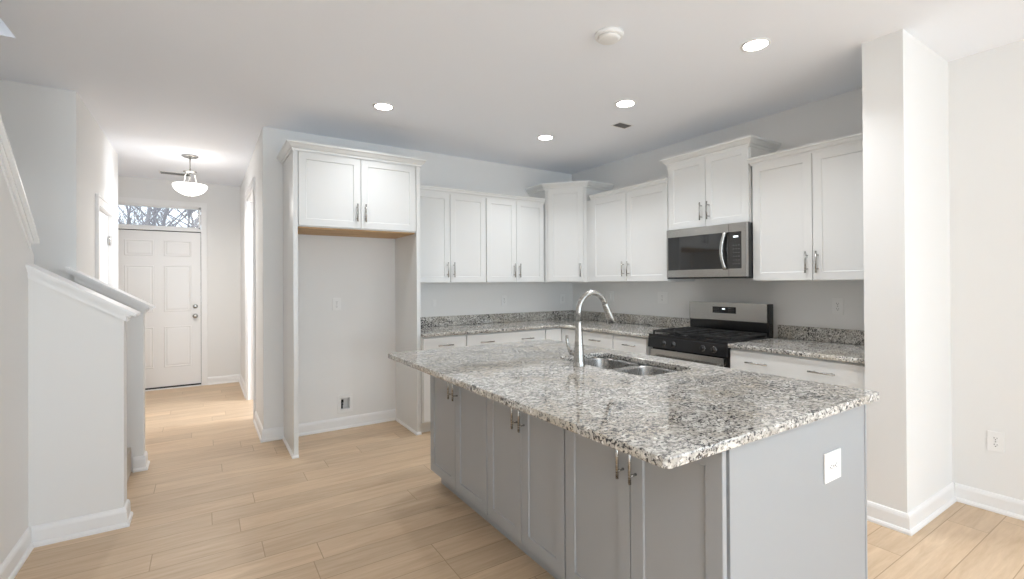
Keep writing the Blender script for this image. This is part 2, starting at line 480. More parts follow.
box(bm, XH+.05, XH+.09, oy1-.027, oy1-.015, 0, oz1)
struct('trim_hall_opening_jamb', bm, M['trim'])

# ------------------------------------------------------------------ panelled doors
def panel_door_bm(wd, ht, th, panels, bev=.012, dep=.006, rail=0):
    """slab with recessed-then-raised panels on the -y face. panels: (x0,x1,z0,z1,arch)"""
    bm = bmesh.new(); box(bm, 0, wd, 0, th, 0, ht)
    for x0, x1, z0, z1, arch in panels:
        def outline(ins):
            a, b, c, d = x0+ins, x1-ins, z0+ins, z1-ins
            if not arch: return [(a, c), (b, c), (b, d), (a, d)]
            pts = [(a, c), (b, c)]; n = 14; h = arch
            for k in range(n+1):
                u = k/n
                pts.append((b+(a-b)*u, d-h+h*math.sin(PI*u)))
            return pts
        rings = []
        for ins, y in ((0, -.0006), (.010, dep*.9-.0), (.022, dep*.9), (.040, -.0025)):
            rings.append([bm.verts.new((px, y-.003 if y > 0 else y, pz)) for px, pz in outline(ins)])
        n = len(rings[0])
        # moulding ring standing slightly proud, then falling to the flat, then a raised field
        ys = (-.0004, -.006, -.001, -.005)
        for r, yy in zip(rings, ys):
            for v in r: v.co.y = yy
        for a, b in zip(rings[:-1], rings[1:]):
            for k in range(n):
                l = (k+1) % n
                bm.faces.new((a[k], a[l], b[l], b[k]))
        bm.faces.new(rings[-1])
    return bm
# front door: frame, slab, threshold, hardware
fd = bpy.data.objects.new('door_1', None); C.objects.link(fd); fd.location = (dx0, YF+.015, 0); fd['kind'] = 'structure'
fd['label'] = 'white six panel front door at the end of the hall'
W = dx1-dx0
sx = .105; pw = (W-3*sx)/2
pan = []
for i in range(2):
    x0 = sx+i*(pw+sx); x1 = x0+pw
    pan += [(x0, x1, .26, .80, 0), (x0, x1, .99, 1.60, 0), (x0, x1, 1.72, 1.93, 0)]
obj('slab', panel_door_bm(W, dz1-.03, .042, pan), M['trim'], fd).location = (0, 0, .022)
h = obj('threshold', BX(-.0, W, -.03, .08, .0, .014, bev=.002), M['trim'], fd)
obj('sweep_seal', BX(.0, W, -.008, .03, .014, .034), M['seam'], fd)
obj('gap_seal', BX(-.004, W+.004, .012, .03, dz1-.01, dz1+.003), M['seam'], fd)
bm = bmesh.new(); box(bm, W+.0005, W+.0045, .003, .03, .02, dz1); obj('side_gap_seal', bm, M['seam'], fd)
for z, nm, r in ((.945, 'door_knob', .030), (1.075, 'deadbolt', .028)):
    bm = bmesh.new()
    if nm == 'door_knob': prof = [(0, 0), (.030, 0), (.030, .006), (.012, .010), (.011, .030), (.026, .040), (.030, .052), (.024, .064), (0, .068)]
    else: prof = [(0, 0), (.029, 0), (.029, .010), (.022, .018), (.010, .020), (0, .020)]
    lathe(bm, prof, 24); xform(bm, Matrix.Rotation(PI/2, 4, 'X'))
    o = obj(nm, bm, M['nickel'], fd); o.location = (W-.062, 0, z); o['label'] = 'satin nickel '+nm.replace('_', ' ')
# casing/frame around door + transom
bm = bmesh.new()
cw = .068
box(bm, dx1+.005, dx1+.005+cw, YF-.016, YF, 0, tz1+.07, bev=.003)
box(bm, dx0-.005-cw, dx0-.005, YF-.016, YF, 0, tz1+.07, bev=.003)
box(bm, dx0-.005, dx1+.005, YF-.016, YF, tz1, tz1+.07, bev=.003)
box(bm, dx0-.005, dx1+.005, YF-.010, YF+.10, dz1+.003, tz0)
struct('trim_front_door_frame', bm, M['trim'])
wf = bpy.data.objects.new('window_1', None); C.objects.link(wf); wf.location = (dx0, YF, tz0); wf['kind'] = 'structure'
wf['label'] = 'transom window over the front door looking onto bare trees'
bm = bmesh.new(); TH = tz1-tz0
box(bm, 0, W, .01, .09, 0, .022); box(bm, 0, W, .01, .09, TH-.022, TH); box(bm, 0, .022, .01, .09, 0, TH); box(bm, W-.022, W, .01, .09, 0, TH)
obj('window_frame', bm, M['trim'], wf)
obj('pane', BX(.022, W-.022, .045, .051, .022, TH-.022), M['glass'], wf)
# closet door
cdn = bpy.data.objects.new('door_2', None); C.objects.link(cdn); cdn.location = (XL-.03, cy0, 0); cdn.rotation_euler = (0, 0, FPX); cdn['kind'] = 'structure'
cdn['label'] = 'white closet door with arched top panel in the hall'
CW = cy1-cy0
bm = panel_door_bm(CW-.008, cz1-.016, .035, [(.12, CW-.13, .2, .80, 0), (.12, CW-.13, .98, 1.86, .12)])
o = obj('slab', bm, M['trim'], cdn); o.location = (.004, 0, .01)
for z in (.25, 1.05, 1.80):
    bm = bmesh.new(); tube(bm, [(0, 0, -.045), (0, 0, .045)], .008, 10); box(bm, -.03, 0, -.002, .004, -.042, .042)
    o = obj('hinge', bm, M['nickel'], cdn); o.location = (CW-.002, -.012, z)
bm = bmesh.new(); lathe(bm, [(0, 0), (.028, 0), (.028, .006), (.011, .01), (.011, .03), (.026, .04), (.028, .052), (.02, .062), (0, .065)], 20); xform(bm, Matrix.Rotation(PI/2, 4, 'X'))
o = obj('door_knob', bm, M['nickel'], cdn); o.location = (.065, 0, .95)

# ------------------------------------------------------------------ cabinets
def shaker_bm(w, h, t=.019, fr=.057, dep=.007):
    """shaker front in x 0..w, z 0..h, back at y=0, face at y=-t"""
    bm = bmesh.new(); e = .0018
    def ring(a, b, c, d, y): return [bm.verts.new(p) for p in ((a, y, c), (b, y, c), (b, y, d), (a, y, d))]
    rs = [ring(0, w, 0, h, 0), ring(0, w, 0, h, -t+e), ring(e, w-e, e, h-e, -t), ring(fr, w-fr, fr, h-fr, -t),
          ring(fr+.0015, w-fr-.0015, fr+.0015, h-fr-.0015, -t+.0015), ring(fr+.004, w-fr-.004, fr+.004, h-fr-.004, -t+dep)]
    for a, b in zip(rs[:-1], rs[1:]):
        for k in range(4):
            l = (k+1) % 4; bm.faces.new((a[k], a[l], b[l], b[k]))
    bm.faces.new(rs[-1]); bm.faces.new(list(reversed(rs[0])))
    return bm
def slab_front_bm(w, h, t=.019):
    return BX(0, w, -t, 0, 0, h, bev=.002)
def pull_bm(length, vertical=True, r=.0058, out=.032, foot=.028):
    bm = bmesh.new(); h = length/2; f = h-foot
    if vertical:
        tube(bm, [(0, -out, -h), (0, -out, h)], r, 12)
        for s in (-1, 1): tube(bm, [(0, 0, s*f), (0, -out, s*f)], r*.85, 10)
    else:
        tube(bm, [(-h, -out, 0), (h, -out, 0)], r, 12)
        for s in (-1, 1): tube(bm, [(s*f, 0, 0), (s*f, -out, 0)], r*.85, 10)
    return bm
CROWN_S = [(-.012, -.012), (.004, -.012), (.006, .002), (.016, .010), (.020, .028), (.028, .034), (.028, .047), (-.012, .047)]
CROWN_L = [(-.012, -.014), (.006, -.014), (.008, .004), (.018, .008), (.033, .028), (.040, .034), (.046, .038), (.046, .054), (-.012, .054)]
def crown(parent, w, d, z, prof, left=True, right=True, t=.019):
    bm = bmesh.new(); path = []
    # travel so that outside is on the right: along front from +x to -x has outside (-y) on its left -> reverse
    f = -t
    if left: path.append((0, d))
    path += [(0, f), (w, f)]
    if right: path.append((w, d))
    # travelling (0,f)->(w,f): right side is -y  => outside
    # from (0,d)->(0,f): travelling -y, right side is -x => outside
    sweep(bm, path, [(o, z+zz) for o, zz in prof])
    return obj('crown_moulding', bm, M['cab'], parent)
GAP = .0048
def upper(name, loc, rz, w, d, h, nd, label, group, crownp, cl=False, cr=False, handle_z=.05, hl=.15, bottom='cab', reveal=.006, pull_side=None, cat='cabinet'):
    t = thing(name, loc, rz, label, cat, group)
    bm = bmesh.new()
    box(bm, 0, w, 0, d, 0, h)
    obj('carcass', bm, M['cab'], t)
    if bottom == 'ply':
        o = obj('underside_panel', BX(.004, w-.004, .02, d-.004, -.012, .0), M['rawply'], t); o['label'] = 'unpainted wood underside'
    dw = (w-2*reveal-(nd-1)*GAP)/nd; dh = h-.012
    for i in range(nd):
        d_ = obj('door', shaker_bm(dw, dh), M['cab'], t); d_.location = (reveal+i*(dw+GAP), -.001, .006)
        if nd == 2: hx = dw-.032 if i == 0 else .032
        else: hx = dw-.032 if pull_side == 'r' else .032
        p = obj('handle', pull_bm(hl), M['nickel'], d_); p.location = (hx, -.019, handle_z+hl/2)
    crown(t, w, d, h, crownp, cl, cr)
    return t
UP_Z, UP_D = 1.37, .325
G_UP = None
# back wall pair (face of doors at Y=4.32)
ycar = YB-UP_D+.012
upper('wall_cabinet', (1.650, ycar, UP_Z), FNY, .828, YB-ycar-.001, .900, 2, 'white two-door upper cabinet on the back wall beside the fridge alcove panel', None, CROWN_S)
upper('wall_cabinet', (2.479, ycar, UP_Z), FNY, .757, YB-ycar-.001, .900, 2, 'white two-door upper cabinet on the back wall next to the tall corner cabinet', None, CROWN_S)
# right wall cabinets (doors face -X at 3.55)
xcar = 3.55+.019
upper('wall_cabinet', (xcar, 3.878, UP_Z), FNX, 3.878-2.858, XR-xcar-.001, .900, 2, 'white two-door upper cabinet on the range wall between corner cabinet and microwave', None, CROWN_S)
upper('wall_cabinet', (xcar, 2.857, 1.829), FNX, 2.857-2.085, XR-xcar-.001, .606, 2, 'short raised white two-door cabinet above the microwave', None, CROWN_L, True, True, hl=.15, handle_z=.055)
upper('wall_cabinet', (xcar, 2.066, UP_Z), FNX, 2.066-1.199, XR-xcar-.001, .900, 2, 'large white two-door upper cabinet right of the microwave next to the wing wall', None, CROWN_S, True, False)
# filler strip beside microwave cabinet
# diagonal corner cabinet
t = thing('corner_wall_cabinet', (0, 0, UP_Z), 0, 'tall white diagonal corner cabinet with a single door where the two walls meet', 'cabinet')
cx_, cy_ = 3.266, 3.975      # left edge on back run, right edge on the range wall
A = Vector((cx_, 4.335)); B = Vector((3.569, cy_))
H2 = 1.065
bm = bmesh.new()
prism(bm, [(cx_, YB-.002), (A.x, A.y), (B.x, B.y), (XR-.002, cy_), (XR-.002, YB-.002)], 'z', 0, H2)
obj('carcass', bm, M['cab'], t)
dirv = (B-A); L_ = dirv.length; ang = math.atan2(dirv.y, dirv.x)
dn = thing('door_plane', (0, 0, 0), 0, None, None); C.objects.unlink(dn); bpy.data.objects.remove(dn)
d_ = obj('door', shaker_bm(L_-.07, H2-.02), M['cab'], t)
nrm = Vector((dirv.y, -dirv.x)).normalized()
st_ = A+dirv.normalized()*.035+nrm*.001
d_.location = (st_.x, st_.y, .01); d_.rotation_euler = (0, 0, ang)
p = obj('handle', pull_bm(.15), M['nickel'], d_); p.location = (L_-.07-.032, -.019, .05+.075)
bm = bmesh.new()
sweep(bm, [(cx_, YB-.002), (A.x, A.y), (B.x, B.y), (XR-.002, cy_)], [(o+.018, H2+zz) for o, zz in CROWN_L])
obj('crown_moulding', bm, M['cab'], t)
# filler between the corner cabinet and the right run
tag(obj('cabinet_filler', BX(xcar-.0, XR-.002, 3.880, 3.973, UP_Z, UP_Z+.9), M['cab']), 'narrow white filler strip between the corner cabinet and the range wall uppers', 'cabinet filler')

# fridge surround: two tall side panels and the deep cabinet over the alcove
FY = 4.072
t = thing('fridge_side_panel', (.588, 0, 0), 0, 'tall white end panel left of the empty fridge alcove', 'cabinet panel')
obj('panel', BX(0, .034, FY, YB-.002, 0, 2.43, bev=.001), M['cab'], t)
bm = bmesh.new(); sweep(bm, [(0, YB-.01), (0, FY), (.034, FY)], [(0, 0), (.014, 0), (.014, .012), (.006, .02), (0, .022)]); obj('shoe_moulding', bm, M['trim'], t)
t = thing('fridge_side_panel', (1.613, 0, 0), 0, 'tall white end panel right of the empty fridge alcove', 'cabinet panel')
obj('panel', BX(0, .034, FY, YB-.002, 0, 2.43, bev=.001), M['cab'], t)
bm = bmesh.new(); sweep(bm, [(.034, FY), (0, FY), (0, YB-.03)][::-1], [(0, 0), (.014, 0), (.014, .012), (.006, .02), (0, .022)]); obj('shoe_moulding', bm, M['trim'], t)
t = upper('fridge_cabinet', (.6225, FY+.022, 1.829), FNY, .990, YB-FY-.024, .602, 2, 'deep white two-door cabinet over the empty fridge alcove', None, [(0, 0)]*0 or CROWN_L, False, False, bottom='ply', handle_z=.055)
# crown of the fridge cabinet wraps the side panels: rebuild wider
for ch in list(t.children):
    if ch.name.startswith('crown_moulding'):
        bpy.data.objects.remove(ch)
bm = bmesh.new()
sweep(bm, [(.5865, YB-.003), (.5865, FY-.001), (1.6485, FY-.001), (1.6485, YB-.003)], [(max(o, .001)+.001, 2.439+zz) for o, zz in CROWN_L])
tag(obj('crown_moulding', bm, M['cab']), 'white crown moulding wrapping the top of the fridge alcove cabinet and its two side panels', 'moulding')

# ---------------------------------------------------- base cabinets
def base_cab(name, loc, rz, w, d, label, fronts, mat, group=None, h=.882, toe=.10, toe_d=.06, back=True, cat='cabinet', matin=None):
    """fronts: list of (kind, x0, x1, z0, z1, handles) ; handle = (x,z,'v'|'h',len)"""
    t = thing(name, loc, rz, label, cat, group)
    bm = bmesh.new(); box(bm, 0, w, 0, d, toe, h); obj('carcass', bm, mat, t)
    obj('toe_kick', BX(0, w, toe_d, toe_d+.015, 0, toe), mat, t)
    for kind, x0, x1, z0, z1, hs in fronts:
        bmf = shaker_bm(x1-x0, z1-z0) if kind == 'door' else slab_front_bm(x1-x0, z1-z0)
        f = obj('door' if kind == 'door' else ('drawer' if kind == 'drawer' else 'filler_panel'), bmf, mat, t)
        f.location = (x0, -.001, z0)
        for hx, hz, o_, ln in hs:
            p = obj('handle', pull_bm(ln, o_ == 'v'), M['nickel'], f); p.location = (hx-x0, -.019, hz-z0)
    return t
DZ0, DZ1 = .725, .868          # top drawer front
BF = 4.045                     # front of back-run carcasses
def std_fronts(w, pulls, ndoors=2, r=.006):
    fr = [('drawer', r, w-r, DZ0, DZ1, [(x, (DZ0+DZ1)/2, 'h', .155) for x in pulls])]
    if ndoors == 1: fr.append(('door', r, w-r, .112, DZ0-.006, [(w-r-.035, DZ0-.12, 'v', .15)]))
    else:
        m = w/2
        fr.append(('door', r, m-.002, .112, DZ0-.006, [(m-.035, DZ0-.12, 'v', .15)]))
        fr.append(('door', m+.002, w-r, .112, DZ0-.006, [(m+.035, DZ0-.12, 'v', .15)]))
    return fr
base_cab('base_cabinet', (1.650, BF, 0), FNY, .438, YB-BF-.003, 'white single-drawer base cabinet on the back wall next to the fridge panel', std_fronts(.438, [.215], 1), M['cab'])
base_cab('base_cabinet', (2.089, BF, 0), FNY, .936, YB-BF-.003, 'wide white base cabinet on the back wall with one drawer and two pulls', std_fronts(.936, [.215, .69]), M['cab'])
# corner
t = thing('corner_base_cabinet', (0, 0, 0), 0, 'plain white base corner unit where the two counters meet', 'cabinet')
bm = bmesh.new()
RF = 3.262                     # carcass face of the right run
prism(bm, [(3.026, BF), (RF+.0, BF), (RF, 3.712), (XR-.003, 3.712), (XR-.003, YB-.003), (3.026, YB-.003)], 'z', .10, .882)
obj('carcass', bm, M['cab'], t)
f = obj('filler_panel', slab_front_bm(.21, .756), M['cab'], t); f.location = (3.030, BF-.001, .112)
f = obj('filler_panel', slab_front_bm(.30, .756), M['cab'], t); f.rotation_euler = (0, 0, FNX); f.location = (RF-.001, 4.018, .112)
bm = bmesh.new(); prism(bm, [(3.026, BF+.06), (RF+.06, BF+.06), (RF+.06, 3.712), (RF+.075, 3.712), (RF+.075, BF+.075), (3.026, BF+.075)], 'z', 0, .10); obj('toe_kick', bm, M['cab'], t)
base_cab('base_cabinet', (RF, 3.710, 0), FNX, .455, XR-RF-.003, 'white single-drawer base cabinet on the range wall next to the corner', std_fronts(.455, [.235], 1), M['cab'])
base_cab('base_cabinet', (RF, 3.254, 0), FNX, .410, XR-RF-.003, 'white single-drawer base cabinet directly left of the range', std_fronts(.410, [.225], 1), M['cab'])
base_cab('base_cabinet', (RF, 2.066, 0), FNX, .866, XR-RF-.003, 'wide white base cabinet with a two-pull drawer between range and wing wall', std_fronts(.866, [.215, .63]), M['cab'])

# island: three grey door units towards the hall, sink units on the other side
IX0, IX1, IXM = 1.300, 2.235, 1.625
IY0, IY1 = .858, 3.004
def isl_fronts(w, re=.004):
    r = .004; wr = w-re; m = (r+wr)/2; z0, z1 = .110, .866
    return [('door', r, m-.002, z0, z1, [(m-.030, z1-.125, 'v', .16)]), ('door', m+.002, wr, z0, z1, [(m+.030, z1-.125, 'v', .16)])]
ys = [3.004, 2.235, 1.575, .857]
labs = ['grey two-door island cabinet at the far end nearest the fridge alcove', 'grey two-door island cabinet in the middle of the long side', 'grey two-door island cabinet under the near corner of the granite top']
for i in range(3):
    base_cab('island_cabinet', (IX0, ys[i], 0), FNX, ys[i]-ys[i+1]-.001, IXM-IX0, labs[i], isl_fronts(ys[i]-ys[i+1], -.016 if i == 2 else .004), M['gray'], h=.882)
ysr = [.862, 1.50, 2.32, 3.004]
labr = ['grey base cabinet on the range side of the island, nearest end', 'grey sink base cabinet on the range side of the island', 'grey base cabinet on the range side of the island, far end']
for i in range(3):
    wv = ysr[i+1]-ysr[i]-.001
    if i != 1:
        base_cab('island_cabinet', (IX1, ysr[i], 0), FPX, wv, IX1-IXM-.002, labr[i], isl_fronts(wv), M['gray'])
    else:
        t = thing('island_cabinet', (IX1, ysr[i], 0), FPX, labr[i], 'cabinet')
        bm = bmesh.new()
        D = IX1-IXM-.002
        box(bm, 0, .018, 0, D, .1, .882); box(bm, wv-.018, wv, 0, D, .1, .882); box(bm, .018, wv-.018, D-.012, D, .1, .882)
        box(bm, .018, wv-.018, 0, D-.012, .1, .118); box(bm, .018, wv-.018, 0, .018, .80, .882)
        obj('carcass', bm, M['gray'], t); obj('toe_kick', BX(0, wv, .06, .075, 0, .1), M['gray'], t)
        for kind, x0, x1, z0, z1, hs in isl_fronts(wv):
            f = obj('door', shaker_bm(x1-x0, z1-z0), M['gray'], t); f.location = (x0, -.001, z0)
            p = obj('handle', pull_bm(.16), M['nickel'], f); p.location = (hs[0][0]-x0, -.019, hs[0][1]-z0)
t = thing('island_end_panel', (0, 0, 0), 0, 'flat light grey end panel of the island facing the viewer', 'cabinet panel')
obj('panel', BX(IX0+.012, IX1+.002, .838, .856, 0, .882, bev=.001), M['gray'], t)
obj('corner_bead', BX(IX1-.004, IX1+.008, .835, .848, 0, .882, bev=.002), M['gray'], t)
tag(obj('island_back_panel', BX(IX0+.0, IX1, 3.005, 3.020, .10, .882, bev=.001), M['gray']), 'flat grey end panel at the far end of the island', 'cabinet panel')

# ---------------------------------------------------- granite tops (2D curves turned into meshes)
def rrect(x0, x1, y0, y1, r, n=6):
    rs = r if isinstance(r, (list, tuple)) else [r]*4       # order: x0y0, x1y0, x1y1, x0y1
    pts = []
    for (cx, cy, a0, rr) in ((x0+rs[0], y0+rs[0], PI, rs[0]), (x1-rs[1], y0+rs[1], 1.5*PI, rs[1]), (x1-rs[2], y1-rs[2], 0, rs[2]), (x0+rs[3], y1-rs[3], .5*PI, rs[3])):
        for k in range(n+1):
            a = a0+k/n*PI/2; pts.append((cx+rr*math.cos(a), cy+rr*math.sin(a)))
    return pts
def slab_from_loops(name, loops, z0, z1, bev, mat, parent=None):
    cu = bpy.data.curves.new(name, 'CURVE'); cu.dimensions = '2D'; cu.fill_mode = 'BOTH'
    for lp in loops:
        s = cu.splines.new('POLY'); s.points.add(len(lp)-1)
        for p, q in zip(s.points, lp): p.co = (q[0], q[1], 0, 1)
        s.use_cyclic_u = True
    cu.extrude = (z1-z0)/2-bev; cu.bevel_depth = bev; cu.bevel_resolution = 2; cu.offset = -bev
    o = bpy.data.objects.new(name+'_curve', cu); C.objects.link(o)
    bpy.context.view_layer.update()
    dg = bpy.context.evaluated_depsgraph_get()
    me = bpy.data.meshes.new_from_object(o.evaluated_get(dg))
    bpy.data.objects.remove(o)
    me.materials.clear(); me.materials.append(mat)
    n = bpy.data.objects.new(name, me); C.objects.link(n); me.name = name
    me.transform(Matrix.Translation((0, 0, (z0+z1)/2)))
    if parent: n.parent = parent
    return n
TOP0, TOP1 = .883, .914
SX0, SX1, SY0, SY1 = 1.775, 2.175, 1.575, 2.275
o = slab_from_loops('island_countertop', [rrect(1.0, 2.325, .812, 3.050, .022), rrect(SX0, SX1, SY0, SY1, .07, 8)], TOP0, TOP1, .004, M['granite'])
tag(o, 'speckled grey granite island countertop with a sink cutout', 'countertop')
t = thing('perimeter_countertop', (0, 0, 0), 0, 'L-shaped granite countertop along the back wall and left of the range', 'countertop')
slab_from_loops('countertop_slab', [[(1.6485, 4.008), (3.225, 4.008), (3.225, 2.838), (XR-.002, 2.838), (XR-.002, YB-.002), (1.6485, YB-.002)]], TOP0, TOP1, .004, M['granite'], t)
obj('backsplash', BX(1.6485, XR-.024, YB-.022, YB-.002, TOP1+.0005, 1.016, bev=.002), M['granite'], t)
obj('backsplash', BX(XR-.022, XR-.002, 2.838, YB-.003, TOP1+.0005, 1.016, bev=.002), M['granite'], t)
t = thing('range_side_countertop', (0, 0, 0), 0, 'short granite countertop between the range and the wing wall', 'countertop')
slab_from_loops('countertop_slab', [[(3.225, 1.199), (XR-.002, 1.199), (XR-.002, 2.066), (3.225, 2.066)]], TOP0, TOP1, .004, M['granite'], t)
obj('backsplash', BX(XR-.022, XR-.002, 1.2, 2.066, TOP1+.0005, 1.016, bev=.002), M['granite'], t)

# ---------------------------------------------------- sink
t = thing('kitchen_sink', (0, 0, 0), 0, 'undermount double bowl stainless steel sink set in the island top', 'sink')
def bowl(x0, x1, y0, y1, ztop, dep):
    bm = bmesh.new(); rings = []
    for ins, z, r in ((-.012, ztop, .085), (0, ztop, .075), (.002, ztop-.01, .075), (.010, ztop-dep+.03, .07), (.022, ztop-dep+.006, .06), (.045, ztop-dep, .05)):
        rings.append([bm.verts.new((px, py, z)) for px, py in rrect(x0+ins, x1-ins, y0+ins, y1-ins, r, 6)])
    n = len(rings[0])
    for a, b in zip(rings[:-1], rings[1:]):
        for k in range(n):
            l = (k+1) % n; f = bm.faces.new((a[k], a[l], b[l], b[k])); f.smooth = True
    cxm, cym = (x0+x1)/2, (y0+y1)/2
    rr = []
    for r, dz in ((.045, -.002), (.042, -.004)):
        rr.append([bm.verts.new((cxm+r*math.cos(PI+2*PI*k/n), cym+r*math.sin(PI+2*PI*k/n), ztop-dep+dz)) for k in range(n)])
    # ring order of rrect starts at angle PI as well
    for a, b in ((rings[-1], rr[0]), (rr[0], rr[1])):
        for k in range(n):
            l = (k+1) % n; bm.faces.new((a[k], a[l], b[l], b[k]))
    bm.faces.new(rr[1])
    return bm
mid = 1.925
for a, b in ((SY0+.004, mid-.012), (mid+.012, SY1-.004)):
    o = obj('bowl', bowl(SX0+.004, SX1-.004, a, b, TOP0-.002, .20), M['steel_sink'], t)
    sm = o.modifiers.new('thickness', 'SOLIDIFY'); sm.thickness = .0015; sm.offset = 0
    bm = bmesh.new(); lathe(bm, [(0, .003), (.012, .003), (.030, .001), (.041, .004), (.041, 0), (0, 0)], 24, cap=False)
    dr = obj('drain', bm, M['nickel'], o); dr.location = ((SX0+SX1)/2, (a+b)/2, TOP0-.2045)
# ---------------------------------------------------- faucet
FXx, FYy = 1.712, 1.975
t = thing('kitchen_faucet', (FXx, FYy, TOP1), 0, 'brushed nickel gooseneck pull-down faucet standing beside the sink', 'faucet')
bm = bmesh.new()
lathe(bm, [(0, 0), (.033, 0), (.033, .004), (.031, .008), (.030, .03), (.026, .09), (.0215, .15), (.0175, .20), (.0158, .235), (.0150, .245)], 32)
obj('body', bm, M['nickel'], t)
bm = bmesh.new()
pts = [(0, 0, .245)]; R_ = .101; zc = .296
for k in range(0, 21):
    a = PI-k/20*(PI*.875)
    pts.append((R_+R_*math.cos(a), 0, zc+R_*math.sin(a)))
tube(bm, pts, [.0152]*len(pts), 20); neck_end = Vector(pts[-1]); dvec = (Vector(pts[-1])-Vector(pts[-2])).normalized()
obj('gooseneck', bm, M['nickel'], t)
bm = bmesh.new(); e1 = neck_end
tube(bm, [e1, e1+dvec*.004, e1+dvec*.03, e1+dvec*.080, e1+dvec*.118, e1+dvec*.122], [.0155, .0172, .0185, .0215, .0245, .022], 20)
sp = obj('spray_head', bm, M['nickel'], t)
bm = bmesh.new(); a_ = e1+dvec*.1218; tube(bm, [a_, a_+dvec*.002], .017, 20); obj('spray_face', bm, M['slot'], sp)
bm = bmesh.new(); tube(bm, [(0, .018, .065), (0, .062, .065)], [.0165, .0165], 20)
hv = obj('valve_housing', bm, M['nickel'], t)
bm = bmesh.new(); tube(bm, [(0, .058, .065), (0, .075, .070), (-.004, .085, .095), (-.008, .092, .135), (-.010, .090, .160)], [.0115, .011, .0095, .0085, .0075], 14)
obj('lever', bm, M['nickel'], hv)

# ---------------------------------------------------- range
t = thing('gas_range', (3.245, 2.808, 0), FNX, 'freestanding stainless and black gas range set into the counter run', 'stove')
RW, RD = .738, XR-3.245-.004
GD = .546   # face of the back guard
obj('body', BX(.002, RW-.002, .03, RD, .04, .905), M['black'], t)
obj('front_frame', BX(.0, RW, .004, .034, .10, .80), M['black'], t)
bm = bmesh.new(); box(bm, .028, RW-.028, -.030, .004, .275, .800, bev=.004); dr = obj('oven_door', bm, M['steel'], t)
obj('door_window', BX(.13, RW-.13, -.0315, -.029, .36, .66), M['glass_dark'], dr)
bm = bmesh.new(); hz = .735
box(bm, .05, RW-.05, -.082, -.066, hz-.014, hz+.014, bev=.006)
for s in (.06, RW-.085): box(bm, s, s+.025, -.07, -.030, hz-.011, hz+.011, bev=.003)
obj('oven_handle', bm, M['steel'], dr)
bm = bmesh.new(); box(bm, .028, RW-.028, -.028, .004, .10, .262, bev=.004); obj('storage_drawer', bm, M['steel'], t)
bm = bmesh.new(); prism(bm, [(-.030, .812), (.03, .812), (.03, .915), (-.012, .915), (-.022, .900)], 'x', 0, RW); cp = obj('control_panel', bm, M['black'], t)
for kx in (.165, .262, .535, .632):
    bm = bmesh.new()
    lathe(bm, [(0, 0), (.021, 0), (.021, .004), (.017, .007), (.0155, .020), (.013, .023), (0, .023)], 20)
    box(bm, -.004, .004, -.017, .017, .020, .029, bev=.001)
    xform(bm, Matrix.Rotation(PI/2-.18, 4, 'X'))
    k = obj('burner_knob', bm, M['black'], cp); k.location = (kx, -.0255, .855)
    o = obj('knob_ring', (lambda b: (lathe(b, [(.0205, 0), (.0222, 0), (.0222, .003), (.0205, .003), (.0205, 0)], 20, cap=False), xform(b, Matrix.Rotation(PI/2-.18, 4, 'X')), b)[-1])(bmesh.new()), M['nickel'], k)
bm = bmesh.new(); box(bm, 0, RW, -.020, GD-.002, .905, .925, bev=.005); ct = obj('cooktop', bm, M['black'], t)
for ix, bx_ in enumerate((.155, RW/2, RW-.155)):
    for by in ((.14, .44) if ix != 1 else ()):
        bm = bmesh.new(); lathe(bm, [(0, 0), (.05, 0), (.05, .006), (.038, .010), (.036, .017), (.034, .020), (0, .021)], 24)
        bo = obj('burner', bm, M['iron'], ct); bo.location = (bx_, by, .925)
# grates: three cast iron grids
for gi in range(3):
    g0 = .02+gi*.243; g1 = g0+.236
    bm = bmesh.new(); z0, z1 = .940, .955; b = .012
    y0, y1 = .012, GD-.04
    box(bm, g0, g1, y0, y0+b, z0, z1, bev=.002); box(bm, g0, g1, y1-b, y1, z0, z1, bev=.002)
    box(bm, g0, g0+b, y0, y1, z0, z1, bev=.002); box(bm, g1-b, g1, y0, y1, z0, z1, bev=.002)
    gm = (g0+g1)/2; box(bm, gm-.005, gm+.005, y0, y1, z0, z1-.001, bev=.002)
    for yy in (.14, .29, .44): box(bm, g0, g1, yy-.005, yy+.005, z0, z1-.001, bev=.002)
    for xx in (g0, g1-b):
        for yy in (y0, y1-b): box(bm, xx, xx+b, yy, yy+b, .925, z0)
    obj('grate', bm, M['iron'], t)
# back guard
bgp = obj('back_guard', BX(.0, RW, GD, GD+.062, .905, 1.185, bev=.004), M['black'], t)
bm = bmesh.new(); box(bm, .004, RW-.012, GD-.016, GD, 1.030, 1.188, bev=.006)
fp = obj('steel_fascia', bm, M['steel'], bgp); fp['label'] = 'brushed steel upper fascia'
bm = bmesh.new(); box(bm, .245, .465, GD-.0175, GD-.015, 1.095, 1.150, bev=.0008)
obj('clock_panel', bm, M['black'], bgp)
obj('clock_display', BX(.338, .365, GD-.0185, GD-.017, 1.127, 1.137), M['display'], bgp)
for kx in (.262, .282, .302, .400, .420, .440):
    for kz in (1.108, 1.122, 1.136): obj('touch_key', BX(kx-.0045, kx+.0045, GD-.0182, GD-.017, kz-.0016, kz+.0016), M['ventgrey'], bgp)

